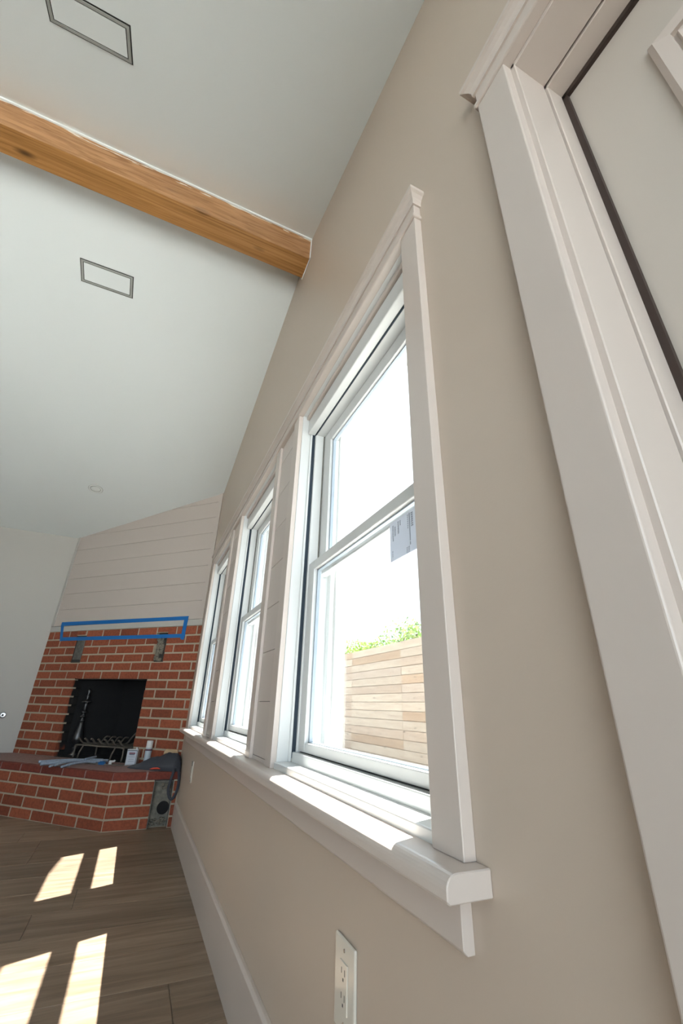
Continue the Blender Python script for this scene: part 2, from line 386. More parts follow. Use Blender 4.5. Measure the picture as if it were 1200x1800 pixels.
# rear wall behind the camera with wide patio doors, plain left wall
w = MB()
w.box(XL - WT, -3.95, YR - WT, YR, -0.1, zn(YR) + 0.05).box(-0.2, WT, YR - WT, YR, -0.1, zn(YR) + 0.05).box(-3.95, -0.2, YR - WT, YR, 2.4, zn(YR) + 0.05)
tag(w.build('wall_rear', 'wall_white'), 'wall behind the camera with wide patio doors', 'wall', kind='structure')
w = MB()
for a, b, z0 in [(YR - WT, YB + WT, -0.1)]:
    ys = [a] + ([1.69] if a < 1.69 < b else []) + [b]
    w.prism([(a, z0), (b, z0)] + [(t, zc(t) + 0.06) for t in reversed(ys)], 'x', XL - WT, XL)
tag(w.build('wall_left', 'wall_white'), 'far side wall of the room', 'wall', kind='structure')
for name, axis, fixed, spans, lab in [('window_4', 'y', YR - 0.09, (-3.95, -0.2), 'wide glazed patio doors in the wall behind the camera')]:
    loc = (sum(spans) / 2, fixed, 0) if axis == 'y' else (fixed, sum(spans) / 2, 0)
    r = empty(name, loc, lab, 'window', kind='structure')
    f = MB(); n = 4 if axis == 'y' else 1; st = (spans[1] - spans[0]) / n
    def bb(mb, a, b, z0, z1, t=0.03):
        return mb.box(a, b, fixed - t, fixed + t, z0, z1) if axis == 'y' else mb.box(fixed - t, fixed + t, a, b, z0, z1)
    for i in range(n + 1): bb(f, max(spans[0], spans[0] + i * st - 0.03), min(spans[1], spans[0] + i * st + 0.03), 0.0, 2.4)
    bb(f, spans[0], spans[1], 2.34, 2.4); bb(f, spans[0], spans[1], 0.0, 0.06)
    f.build('window_frame', 'white', r)
    for i in range(n): bb(MB(), spans[0] + i * st + 0.03, spans[0] + (i + 1) * st - 0.03, 0.06, 2.34, 0.003).build('pane', 'glass', r)

# ceiling
c = MB()
c.prism([(YR - WT, zn(YR - WT)), (1.70, zn(1.70)), (1.70, zn(1.70) + 0.14), (YR - WT, zn(YR - WT) + 0.14)], 'x', XL - WT, WT)
c.prism([(1.66, zf(1.66)), (YB + WT, zf(YB + WT)), (YB + WT, zf(YB + WT) + 0.14), (1.66, zf(1.66) + 0.2)], 'x', XL - WT, WT)
tag(c.build('ceiling', 'ceiling'), 'white vaulted ceiling sloping down on both sides of a beam', 'ceiling', kind='structure')
# roof overhang beyond the window wall
def zr(y): return 3.02 - 0.25 * (y - 3.9) if y > 1.69 else 3.02 + 0.25 * 2.21 - 0.25 * (1.69 - y)
ro = MB()
ro.prism([(YR - 0.5, zr(YR - 0.5) + 0.06), (1.69, zr(1.69) + 0.06), (YB + 0.5, zr(YB + 0.5) + 0.06), (YB + 0.5, zr(YB + 0.5) + 0.2), (1.69, zr(1.69) + 0.2), (YR - 0.5, zr(YR - 0.5) + 0.2)], 'x', WT, 0.68)
ro.prism([(YR - 0.5, zr(YR - 0.5)), (1.69, zr(1.69)), (YB + 0.5, zr(YB + 0.5)), (YB + 0.5, zr(YB + 0.5) + 0.2), (1.69, zr(1.69) + 0.2), (YR - 0.5, zr(YR - 0.5) + 0.2)], 'x', 0.68, 0.70)
tag(ro.build('roof', 'stucco'), 'roof overhang outside above the windows', 'roof', kind='structure')

# daylight portals in the real openings (they only guide the sampling of the sky)
for i, (a, b) in enumerate(WIN):
    portal('window_portal', (0.20, (a + b) / 2, (ZS + ZH) / 2), (b - a, ZH - ZS), (-1, 0, 0))
portal('window_portal', (-2.08, YR - 0.2, 1.2), (3.75, 2.4), (0, 1, 0))

# ridge beam
bm_ = empty('ceiling_beam', (0, 1.69, 3.315), 'honey-coloured exposed wooden beam crossing the white ceiling', 'beam', kind='thing')
MB().box(XL, 0.0, 1.622, 1.765, 3.315, 3.56).build('timber', 'beam', bm_, bevel=0.004)
MB().box(XL, -0.001, 1.613, 1.623, zn(1.613) - 0.009, zn(1.613) + 0.01).box(-0.006, 0.0, 1.615, 1.623, 3.315, 3.50).box(-0.005, 0.0, 1.62, 1.77, 3.309, 3.316).build('caulk_bead', 'ceiling', bm_, bevel=0.002)

# baseboard along the window wall
def base_profile(h, t): return [(0, 0), (-t, 0), (-t, h - 0.008), (-t + 0.006, h), (0, h)]
tag(MB().prism(base_profile(0.162, 0.016), 'y', 0.31, 4.05).build('baseboard_right', 'trim', bevel=0.001, seg=1), 'tall painted baseboard under the row of windows', 'baseboard', kind='structure')

# ------------------------------------------------------------------ window trim
def head_trim(name, y0, y1, label):
    r = empty(name, (0, (y0 + y1) / 2, 2.04), label, 'trim', kind='structure')
    MB().box(-0.0275, 0.0, y0 - 0.006, y1 + 0.006, 2.040, 2.053).build('bead', 'trim', r, bevel=0.004)
    MB().box(-0.021, 0.0, y0, y1, 2.054, 2.105).build('fascia', 'trim', r, bevel=0.001, seg=1)
    # crown: cove profile mitred round the ends
    prof = [(0.021, 2.095), (0.0255, 2.095), (0.0255, 2.101), (0.0265, 2.107), (0.030, 2.115), (0.037, 2.122), (0.043, 2.125), (0.043, 2.137)]
    vs = []; fs = []
    for d, z in prof:
        q = d - 0.021
        vs += [(0.0, y0 - q, z), (-d, y0 - q, z), (-d, y1 + q, z), (0.0, y1 + q, z)]
    for i in range(len(prof) - 1):
        for j in range(3): fs.append((i * 4 + j, i * 4 + j + 1, i * 4 + 4 + j + 1, i * 4 + 4 + j))
        fs.append((i * 4 + 3, i * 4, i * 4 + 4, i * 4 + 7))
    k = (len(prof) - 1) * 4
    fs += [(3, 2, 1, 0), (k, k + 1, k + 2, k + 3)]
    MB().add(vs, fs).build('crown', 'trim', r)
    return r
CW = 0.070
head_trim('trim_1', WIN[0][0] - CW, WIN[2][1] + CW, 'long moulded head trim running above the three windows')

def stool_profile():
    p = [(0.0, 0.642), (-0.066, 0.642), (-0.069, 0.645)]
    for i in range(7):
        a = math.radians(180 - i * 15); p.append((-0.053 + 0.016 * math.cos(a), 0.656 + 0.016 * math.sin(a)))
    p.append((0.0, ZS)); return p
so = MB().prism(stool_profile(), 'y', 0.531, 4.035).build('trim_2', 'trim', bevel=0.0015, seg=1)
tag(so, 'long white window stool with rounded nose under the three windows', 'window sill', kind='structure')
tag(MB().prism([(0, 0.574), (-0.012, 0.574), (-0.018, 0.58), (-0.018, 0.642), (0, 0.642)], 'y', 0.575, 3.99).build('trim_3', 'trim', bevel=0.001, seg=1),
    'flat apron board below the window stool', 'trim', kind='structure')

# shiplap panels between the windows
for i in (0, 1):
    a, b = WIN[i][1] + CW, WIN[i + 1][0] - CW
    r = empty('trim_%d' % (4 + i), (0, (a + b) / 2, ZS), ['shiplap panel between the nearest and the middle window', 'shiplap panel between the middle and the farthest window'][i], 'shiplap panel', kind='structure')
    MB().box(-0.002, 0.0, a, b, ZS, 2.04).build('backing', 'gap', r)
    zs = [ZS] + [0.685 + 0.179 * k for k in range(8)] + [2.04]
    for z0, z1 in zip(zs, zs[1:]):
        MB().box(-0.010, -0.001, a, b, z0 + (0.001 if z0 > ZS else 0), z1 - 0.001).build('plank', 'shiplap', r, bevel=0.0008, seg=1)

def make_window(i):
    y0, y1 = WIN[i]; ym = (y0 + y1) / 2
    lab = ['nearest double-hung white window with a paper sticker on its glass', 'middle of the three white double-hung windows', 'farthest white double-hung window next to the brick fireplace'][i]
    r = empty('window_%d' % (i + 1), (0, ym, ZS), lab, 'window', kind='structure')
    for s, ye in ((-1, y0), (1, y1)):
        ya, yb = (ye - CW, ye) if s < 0 else (ye, ye + CW)
        MB().box(-0.021, 0.0, ya, yb, ZS, 2.041).build('casing', 'trim', r, bevel=0.0015, seg=2)
        def side(d0, d1): return (ye + d0, ye + d1) if s < 0 else (ye - d1, ye - d0)   # inset from the opening edge
        a, b = side(-e, 0.005); MB().box(-0.003, 0.036, a, b, ZS, ZH).build('jamb', 'white', r, bevel=0.002, seg=2)
        t = side(-0.005, 0.013); tr = MB().box(0.0345, 0.044, *t, 0.69, 2.01).build('screen_track', 'white', r, bevel=0.002, seg=1)
        t = side(-0.005, 0.012); MB().box(0.0435, 0.056, *t, 0.70, 1.95).build('pile', 'track', tr)
        t = side(0.002, 0.014); MB().box(0.0435, 0.056, *t, 0.690, 0.700).build('end_cap', 'plastic', tr, bevel=0.001, seg=1)
        t = side(-e, 0.022); MB().box(0.056, 0.14, *t, 0.68, 2.05).build('frame_stile', 'white', r, bevel=0.002, seg=1)
        t = side(0.022, 0.027); MB().box(0.0925, 0.0965, *t, 1.30, 1.945).build('balance_track', 'metal_grey', r)
        t = side(-e, 0.05); t2 = side(-e, 0.062); MB().box(0.14, 0.158, *t, 0.68, 2.05).box(0.158, 0.20, *t2, 0.68, 2.05).build('exterior_jamb', 'white', r, bevel=0.002, seg=1)
    MB().box(-0.003, 0.036, y0 - e, y1 + e, 2.040, ZH + e).build('head_jamb', 'white', r, bevel=0.002, seg=1)
    MB().box(0.012, 0.034, y0 + 0.005, y1 - 0.005, 2.022, 2.041).build('head_stop', 'trim', r, bevel=0.005, seg=3)
    hr = MB().box(0.021, 0.0535, y0 + 0.013, y1 - 0.013, 1.945, 2.016).build('screen_headrail', 'white', r, bevel=0.004, seg=2)
    MB().box(0.0535, 0.0585, y0 + 0.014, y1 - 0.014, 1.944, 1.99).build('brush', 'track', hr)
    MB().box(0.0585, 0.14, y0, y1, 1.946, 2.050).box(0.14, 0.20, y0 - e, y1 + e, 1.95, 2.056).build('frame_head', 'white', r, bevel=0.002, seg=1)
    MB().box(-0.010, 0.05, y0 + 0.002, y1 - 0.002, 0.655, 0.690).build('sill_step', 'white', r, bevel=0.003, seg=2)
    MB().prism([(0.045, 0.655), (0.20, 0.655), (0.20, 0.70), (0.095, 0.718), (0.045, 0.718)], 'y', y0 + 0.001, y1 - 0.001).build('frame_sill', 'white', r, bevel=0.003, seg=2)
    def sash(name, x0, x1, oy, gy, z0, z1, gz0, gz1, gx):
        q = MB(); a0, a1, b0, b1 = y0 + oy, y0 + gy, y1 - gy, y1 - oy
        q.box(x0, x1, a0, a1, z0, z1).box(x0, x1, b0, b1, z0, z1).box(x0, x1, a1, b0, z0, gz0).box(x0, x1, a1, b0, gz1, z1)
        so_ = q.build(name, 'white', r, bevel=0.0025, seg=2)
        q = MB(); d = 0.010; c0, c1 = gx - 0.006, gx + 0.006
        for yy0, yy1, zz0, zz1 in ((a1, a1 + d, gz0, gz1), (b0 - d, b0, gz0, gz1), (a1, b0, gz0, gz0 + 0.003), (a1, b0, gz1 - 0.005, gz1)): q.box(c0, c1, yy0, yy1, zz0, zz1)
        q.build('glazing_spacer', 'spacer', so_)
        MB().box(gx - 0.002, gx + 0.002, a1 + 0.001, b0 - 0.001, gz0 + 0.001, gz1 - 0.001).build('pane', 'glass', so_)
        return so_
    lo = sash('lower_sash', 0.060, 0.0915, 0.0225, 0.080, 0.7215, 1.347, 0.748, 1.312, 0.079)
    sash('upper_sash', 0.0975, 0.128, 0.0275, 0.095, 1.302, 1.944, 1.350, 1.890, 0.114)
    MB().box(0.0655, 0.09, y0 + 0.03, y1 - 0.03, 0.7185, 0.7225).build('weatherstrip', 'gap', lo)
    return r
for i in range(3): make_window(i)

# paper sticker on the lower pane of the nearest window
st = empty('window_sticker', (0.0765, 0.80, 1.29), 'grey printed paper sticker on the glass of the nearest window', 'sticker')
MB().box(0.0745, 0.0752, 0.722, 0.884, 1.187, 1.293).build('paper', 'paper', st)
pr = MB(); X0, X1 = 0.0738, 0.0746
rs = random.Random(3)
for yc, z0, z1, hgt in [(0.868, 1.240, 1.282, 0.004), (0.858, 1.250, 1.276, 0.004), (0.842, 1.252, 1.285, 0.005), (0.832, 1.270, 1.285, 0.002), (0.872, 1.195, 1.214, 0.002)]:
    z = z1
    while z > z0:
        dz = rs.uniform(0.002, 0.005); pr.box(X0, X1, yc - hgt / 2, yc + hgt / 2, max(z0, z - dz), z); z -= dz + rs.uniform(0.0008, 0.002)
for z0, z1 in [(1.206, 1.213), (1.216, 1.288)]: pr.box(X0, X1, 0.7885, 0.7915, z0, z1)
for yc in (0.782, 0.777, 0.798):
    z = 1.286
    while z > 1.25: pr.box(X0, X1, yc - 0.0015, yc + 0.0015, z - 0.003, z); z -= 0.0055
for yc in (0.806, 0.800, 0.795):
    z = 1.203
    while z > 1.19: pr.box(X0, X1, yc - 0.001, yc + 0.001, z - 0.0025, z); z -= 0.004
pr.build('print', 'ink_grey', st)['kind'] = 'stuff'
# scraps of label left on the upper pane
sc_ = MB()
for yy, z0, z1 in [(0.812, 1.842, 1.868), (0.806, 1.838, 1.866), (0.815, 1.800, 1.812), (0.803, 1.80, 1.83)]: sc_.box(0.1090, 0.1096, yy - 0.003, yy + 0.002, z0, z1)
tag(sc_.build('label_residue', 'ink_grey', origin=(0.11, 0.81, 1.84)), 'faint label residue on the upper pane of the nearest window', 'label')

# ------------------------------------------------------------------ door at the right edge
d = empty('door_1', (0.05, (DY0 + DY1) / 2, 0), 'closed painted panel door in a deep cased frame', 'door', kind='structure')
for s, ye in ((1, DY1), (-1, DY0)):
    ya, yb = (ye, ye + 0.076) if s > 0 else (ye - 0.076, ye)
    MB().box(-0.022, 0.0, ya, yb, 0.0, 2.041).build('casing', 'trim', d, bevel=0.003, seg=3)
    def side(d0, d1): return (ye - d1, ye - d0) if s > 0 else (ye + d0, ye + d1)
    MB().box(-0.003, 0.078, *side(-0.02, 0.010), 0.0, 2.06).build('jamb', 'trim', d, bevel=0.0015, seg=1)
    MB().box(0.081, 0.16, *side(-0.02, 0.014), 0.0, 2.06).build('door_stop', 'trim', d, bevel=0.0015, seg=1)
    MB().box(0.122, 0.131, *side(0.013, 0.024), 0.0, 2.022).build('weatherstrip', 'brown_seal', d)
MB().box(-0.003, 0.078, DY0, DY1, 2.030, 2.06).build('head_jamb', 'trim', d, bevel=0.0015, seg=1)
MB().box(0.081, 0.16, DY0, DY1, 2.026, 2.06).build('head_stop', 'trim', d, bevel=0.0015, seg=1)
MB().box(0.122, 0.131, DY0 + 0.01, DY1 - 0.01, 2.013, 2.027).build('weatherstrip', 'brown_seal', d)
leaf = MB().box(0.130, 0.17, DY0 + 0.016, DY1 - 0.016, 0.006, 2.018).build('door_leaf', 'door', d, bevel=0.002, seg=1)
for ya, yb in ((0.086, -0.185), (-0.275, -0.546)):
    for zb, zt in ((1.20, 1.868), (0.28, 1.05)):
        # moulding frame: outer quarter bead, inner sloping face
        for (d0, d1, x0, x1, nm) in ((0.0, 0.030, 0.119, 0.131, 'panel_moulding'), (0.034, 0.046, 0.124, 0.131, 'inner_bead')):
            q = MB(); y_out, y_in = ya - d0, ya - d1; q_out, q_in = yb + d0, yb + d1; zt0, zt1, zb0, zb1 = zt - d0, zt - d1, zb + d0, zb + d1
            outer = [(y_out, zt0), (q_out, zt0), (q_out, zb0), (y_out, zb0)]; inner = [(y_in, zt1), (q_in, zt1), (q_in, zb1), (y_in, zb1)]
            dm = 0.3
            mid = [(o[0] * (1 - dm) + n_[0] * dm, o[1] * (1 - dm) + n_[1] * dm) for o, n_ in zip(outer, inner)]
            rings = [(x1, outer), (x0 + 0.005, outer), (x0, mid), (x0 + 0.003, inner), (x1, inner)]
            vs = [(x, p[0], p[1]) for x, rr in rings for p in rr]
            fs = [(k * 4 + j, k * 4 + (j + 1) % 4, k * 4 + 4 + (j + 1) % 4, k * 4 + 4 + j) for k in range(4) for j in range(4)]
            q.add(vs, fs).build(nm, 'trim', leaf)
        MB().box(0.125, 0.131, min(yb + 0.075, ya - 0.075), max(yb + 0.075, ya - 0.075), zb + 0.075, zt - 0.075).build('raised_panel', 'door', leaf, bevel=0.004, seg=1)
head_trim('trim_6', DY0 - 0.076, DY1 + 0.076, 'moulded head trim above the panel door')

# ------------------------------------------------------------------ corner fireplace
S2 = math.sqrt(0.5)
FO = Vector((0, 4.28, 0))
fp = empty('fireplace', FO, 'red brick corner fireplace with a raised angled hearth', 'fireplace', rz=math.radians(135))
FM = Matrix.Translation(FO) @ Matrix.Rotation(math.radians(135), 4, 'Z')
FL = 2.058                              # length of the diagonal wall
ZHT = 0.36                              # hearth top
def fbuild(mb, name, mat, parent, **k): return mb.xf(FM).build(name, mat, parent, **k)
brick_cache = {}
def brick(parent, s0, s1, v0, v1, z0, z1, mat, rot=0.0):
    """a brick in the fireplace's own frame (s along the wall, v towards the room)"""
    key = (round(s1 - s0, 3), round(v1 - v0, 3), round(z1 - z0, 3), mat)
    if key not in brick_cache:
        a, b, c_ = key[0] / 2, key[1] / 2, key[2] / 2
        me = MB().box(-a, a, -b, b, -c_, c_).mesh('brick', bevel=min(0.003, a * 0.3), seg=1); me.materials.append(M[mat]); brick_cache[key] = me
    o = bpy.data.objects.new('brick', brick_cache[key]); COL.objects.link(o); o.parent = parent
    o.location = ((s0 + s1) / 2, (v0 + v1) / 2 + random.uniform(-0.0015, 0.0015), (z0 + z1) / 2); o.rotation_euler = (0, 0, rot + random.uniform(-0.004, 0.004))
    return o
FS0, FS1, FZ = 0.538, 1.486, 1.046      # firebox opening
slots = [(1.475, 1.622, 1.205, 1.478), (0.392, 0.530, 1.203, 1.474)]   # recesses where mantel brackets were
J = 0.0075                              # half a mortar joint
for k in range(15):
    z0, z1 = 0.323 + 0.08 * k, 0.403 + 0.08 * k
    if z1 < ZHT + 0.01: continue
    zb = max(z0 + J, ZHT + 0.002); zt = z1 - J
    if k == 14: zt = 1.527
    st0 = 0.0515 if k % 2 == 0 else 0.172
    ss = [0.0] + [st0 + 0.2405 * j for j in range(9)] + [FL]
    for a, b in zip(ss, ss[1:]):
        b = min(b, FL)
        if zb < FZ - 0.02:              # bricks finish flush with the sides of the opening
            if abs(a - FS1) < 0.03: a = FS1 - J
            if abs(b - FS1) < 0.03: b = FS1 - J
            if abs(b - FS0) < 0.03: b = FS0 + J
            if abs(a - FS0) < 0.03: a = FS0 + J
        if b - a < 0.02: continue
        iv = [(a + J if a > 0 else 0.002, b - J if b < FL else FL - 0.002)]
        cuts = [(t[0], t[1], t[2], t[3]) for t in slots] + [(FS0, FS1, 0.0, FZ)]
        for c0, c1, cz0, cz1 in cuts:
            if zt > cz0 + 0.02 and zb < cz1 - 0.02:
                nx = []
                for p, q in iv:
                    if q <= c0 or p >= c1: nx.append((p, q)); continue
                    if p < c0 - 0.01: nx.append((p, c0))
                    if q > c1 + 0.01: nx.append((c1, q))
                iv = nx
        if k == 14:                     # cut brick closing each bracket recess at the top
            for c0, c1, cz0, cz1 in slots:
                p, q = max(a + J, c0), min(b - J, c1)
                if q - p > 0.015: brick(fp, p, q, -0.05, 0.004, cz1 + 0.008, zt, 'brick')
        for p, q in iv:
            jamb = (abs(q - FS0) < 1e-4 or abs(p - FS1) < 1e-4)
            v0 = -0.10 if jamb else -0.05
            brick(fp, p, q, v0, 0.004, zb, zt, 'brick_soot' if jamb else 'brick')
# mortar bed behind the bricks, with the openings left free
mo = MB()
def mbx(s0, s1, z0, z1, v0=-0.097, v1=0.0): mo.box(s0, s1, v0, v1, z0, z1)
zt = 1.53
mbx(0.0, 0.390, ZHT, zt); mbx(0.390, 0.532, ZHT, 1.203); mbx(0.390, 0.532, 1.476, zt); mbx(0.532, FS0 - 0.003, ZHT, 1.203)
mbx(0.532, 1.473, FZ + 0.004, zt); mbx(1.473, 1.624, FZ + 0.004, 1.205); mbx(FS1 + 0.003, 1.624, ZHT, FZ + 0.004, -0.045); mbx(1.473, 1.624, 1.48, zt); mbx(1.624, FL, ZHT, zt)
fbuild(mo, 'mortar', 'mortar', fp)
# lintel and firebox
fb = MB()
def plan(t):                            # firebox plan, splayed towards the back; t thickens it outwards
    return [(FS0 - t, -0.099), (0.76 - t, -0.44 - t), (1.26 + t, -0.44 - t), (FS1 + t, -0.099)]
for p, q in zip(plan(0.0), plan(0.0)[1:]):
    o_ = plan(0.02); i_ = plan(0.0).index(p)
    fb.prism([p, q, o_[i_ + 1], o_[i_]], 'z', ZHT, 1.2)
fb.prism(plan(0.02), 'z', 1.2, 1.22).prism(plan(0.0), 'z', ZHT - 0.02, ZHT + 0.001)
fb.box(FS0 - 0.02, FS1 + 0.02, -0.112, -0.099, FZ + 0.004, 1.22)
fb.box(FS1 + 0.002, FS1 + 0.08, -0.099, -0.0455, ZHT, FZ + 0.004)
fbuild(fb, 'firebox', 'soot', fp)
fbuild(MB().box(FS0, FS1, -0.112, -0.004, FZ - 0.002, FZ + 0.006), 'lintel', 'soot', fp)
fbuild(MB().box(FS0, FS1, -0.112, -0.004, ZHT - 0.01, ZHT + 0.001), 'firebox_threshold', 'soot', fp)
# hollow left by the mantel brackets: one plated, one rough
s = slots[0]; fbuild(MB().box(s[0], s[1], -0.02, -0.012, s[2], s[3]), 'slot_back', 'gap', fp)
fbuild(MB().box(s[0] + 0.018, s[1] - 0.02, -0.012, -0.004, s[2] + 0.03, s[3] - 0.02), 'cover_plate', 'metal_grey', fp, bevel=0.002, seg=1)
s = slots[1]; fbuild(MB().box(s[0], s[1], -0.04, -0.03, s[2], s[3]), 'slot_back', 'gap', fp)
rb = MB(); rr = random.Random(5)
for k in range(26):
    a = rr.uniform(s[0] + 0.06, s[1] - 0.015); z = rr.uniform(s[2] + 0.01, s[3] - 0.05); t = rr.uniform(0.008, 0.02)
    rb.box(a - t, a + t, -0.032, -0.022 + rr.uniform(0, 0.012), z, min(s[3] - 0.02, z + rr.uniform(0.02, 0.06)))
fbuild(rb, 'broken_mortar', 'rubble', fp, bevel=0.003, seg=1)['kind'] = 'stuff'

# hearth: diagonal front face at v = 0.507 and a short face square to the window wall
V1 = 0.507; SC = 0.182
rows = [(0.004, 0.065), (0.077, 0.143), (0.155, 0.221), (0.233, 0.299)]
hx0, hx1 = -0.187, -0.047               # duct opening in the short face
MB().prism([(-0.4845, 4.0535), (hx0, 4.054), (hx0, 4.10), (hx1, 4.10), (hx1, 4.054), (0.0, 4.054), (0.0, 4.28), (-1.455, 5.733), (-2.164, 5.733)], 'z', 0.0, 0.309).build('hearth_core', 'mortar', fp)
tops = MB().prism([(SC - 0.004, V1 - 0.006), (-0.155, 0.163), (0.0, 0.0), (FL, 0.0), (2.555, V1 - 0.006)], 'z', 0.309, ZHT)
fbuild(tops, 'hearth_top', 'hearth_top', fp, bevel=0.003, seg=1)
for ri, (z0, z1) in enumerate(rows + [(0.312, ZHT + 0.001)]):
    mat = 'brick_cap' if ri == 4 else 'brick'
    first = [0.258, 0.143, 0.262, 0.143, 0.285][ri]
    xs_ = [0.0] + [first + 0.2425 * j for j in range(12)]
    for a, b in zip(xs_, xs_[1:]):
        if SC + b > 2.50: break
        brick(fp, SC + a + (0.0075 if a > 0 else 0.004), SC + b - 0.0075, V1 - 0.06, V1, z0, z1, mat)
    # short face: runs from the corner to the window wall along world +x at y = 4.05
    seg_ = [[0.0, 0.240, 0.480], [0.0, 0.118, 0.480], [0.0, 0.236, 0.480], [0.0, 0.116, 0.480], [0.0, 0.238, 0.480]][ri]
    for a, b in zip(seg_, seg_[1:]):
        pcs = [(a, b)]
        if ri < 4:
            pcs = []
            h0, h1 = 0.300, 0.440                    # duct opening, measured from the corner
            if a < h0: pcs.append((a, min(b, h0)))
            if b > h1: pcs.append((max(a, h1), b))
        for p, q in pcs:
            p2, q2 = p + (0.006 if p > 0 else 0.005), q - (0.006 if q not in (0.300,) else 0.0)
            if q2 - p2 < 0.015: continue
            cw = Vector((-0.487 + (p2 + q2) / 2, 4.05 + 0.03, (z0 + z1) / 2)); cl = FM.inverted() @ cw
            hw = (q2 - p2) / 2
            key = ('r', round(hw, 3), round(z1 - z0, 3), mat)
            if key not in brick_cache:
                me = MB().box(-hw, hw, -0.03, 0.03, -(z1 - z0) / 2, (z1 - z0) / 2).mesh('brick', bevel=0.003, seg=1); me.materials.append(M[mat]); brick_cache[key] = me
            o = bpy.data.objects.new('brick', brick_cache[key]); COL.objects.link(o); o.parent = fp
            o.location = cl; o.rotation_euler = (0, 0, -math.radians(135) + random.uniform(-0.003, 0.003))
# duct opening in the short face
MB().box(hx0, hx1, 4.094, 4.100, 0.004, 0.305).build('duct_plate', 'duct', fp)
MB().box(hx0, hx0 + 0.004, 4.046, 4.094, 0.004, 0.305).box(hx1 - 0.003, hx1, 4.046, 4.094, 0.004, 0.305).box(hx0, hx1, 4.046, 4.094, 0.300, 0.305).build('duct_rim', 'metal_grey', fp)
dm_ = Matrix.Translation((-0.092, 4.094, 0.122)) @ Matrix.Rotation(math.radians(90), 4, 'X') @ Matrix.Rotation(0.4, 4, 'Z')
MB().lathe([(0.044, 0.0), (0.044, 0.0012)], n=24).xf(dm_).build('duct_hole', 'soot', fp)
MB().lathe([(0.044, 0.0), (0.050, 0.0), (0.050, 0.006), (0.044, 0.006), (0.044, 0.0)], n=24, cap=False).xf(dm_).build('duct_collar', 'duct', fp)
rb = MB()
for k in range(40):
    a = rr.uniform(hx0 + 0.012, hx1 - 0.012); z = rr.uniform(0.012, 0.06); t = rr.uniform(0.003, 0.009)
    rb.box(a - t, a + t, 4.07, 4.094, z - t * 0.6, z + t * 0.6)
for k in range(8):
    a = rr.uniform(hx0 + 0.04, hx1 - 0.02); z = rr.uniform(0.24, 0.275); t = rr.uniform(0.006, 0.014)
    rb.box(a - t, a + t, 4.075, 4.094, z - t * 0.7, z + t)
rb.build('broken_mortar', 'rubble', fp, bevel=0.002, seg=1)['kind'] = 'stuff'

# shiplap wall above the brick
wc = empty('wall_corner', FO + Vector((0, 0, 1.53)), 'white shiplap wall above the brick fireplace', 'wall', rz=math.radians(135), kind='structure')
q = MB()
def zl(sv): return zf(4.28 + sv * S2) + 0.05
q.prism([(0.0, 1.53), (FL + 0.02, 1.53), (FL + 0.02, zl(FL + 0.02)), (0.0, zl(0.0))], 'y', -0.10, -0.006)
fbuild(q, 'backing', 'gap', wc)
fbuild(MB().box(0.0, FL, -0.006, 0.008, 1.531, 1.588), 'frieze_board', 'wall_white', wc, bevel=0.002, seg=1)
zz = [1.591] + [1.593 + 0.179 * k for k in range(1, 9)]
for k in range(8):
    z0, z1 = zz[k] + 0.0012, zz[k + 1] - 0.0012
    def s_at(z): return (2.943 + 0.201 * 0.004 - z + 0.03) / (0.201 * S2)
    a_top = min(FL, s_at(z1)); a_bot = min(FL, s_at(z0))
    if a_bot < 0.05: break
    if a_top >= FL: prof = [(0, z0), (FL, z0), (FL, z1), (0, z1)]
    elif a_top > 0: prof = [(0, z0), (a_bot, z0), (a_bot, z0 + 0.001), (a_top, z1), (0, z1)] if a_bot < FL else [(0, z0), (FL, z0), (FL, zl(FL) - 0.02), (a_top, z1), (0, z1)]
    else: prof = [(0, z0), (a_bot, z0), (0, zl(0) - 0.02)]
    fbuild(MB().prism(prof, 'y', -0.006, 0.003), 'plank', 'shiplap', wc, bevel=0.0008, seg=1)
fbuild(MB().prism([(0.0, 1.59), (0.045, 1.59), (0.045, zl(0.045) - 0.02), (0.0, zl(0) - 0.02)], 'y', -0.006, 0.009), 'corner_trim', 'shiplap', wc, bevel=0.001, seg=1)
fbuild(MB().prism([(FL - 0.034, 1.59), (FL, 1.59), (FL, zl(FL) - 0.02), (FL - 0.034, zl(FL - 0.034) - 0.02)], 'y', -0.006, 0.012), 'corner_trim', 'wall_white', wc, bevel=0.001, seg=1)

# blue tape rectangle marking the mantel
tp = empty('painter_tape', FM @ Vector((1.0, 0.009, 1.42)), 'blue painter tape rectangle marking a mantel above the fireplace', 'tape', rz=math.radians(135))
T0, T1 = 0.0087, 0.0097
fbuild(MB().prism([(0.176, 1.586), (1.905, 1.592), (1.905, 1.632), (0.170, 1.622)], 'y', T0, T1), 'tape_strip', 'tape', tp)
fbuild(MB().prism([(0.180, 1.420), (1.84, 1.430), (1.84, 1.468), (0.176, 1.455)], 'y', 0.0062, 0.0072), 'tape_strip', 'tape', tp)
fbuild(MB().prism([(0.182, 1.400), (0.222, 1.404), (0.218, 1.600), (0.172, 1.600)], 'y', 0.0080, 0.0100), 'tape_strip', 'tape', tp)
fbuild(MB().prism([(1.815, 1.428), (1.852, 1.428), (1.905, 1.60), (1.862, 1.60)], 'y', 0.0080, 0.0100), 'tape_strip', 'tape', tp)

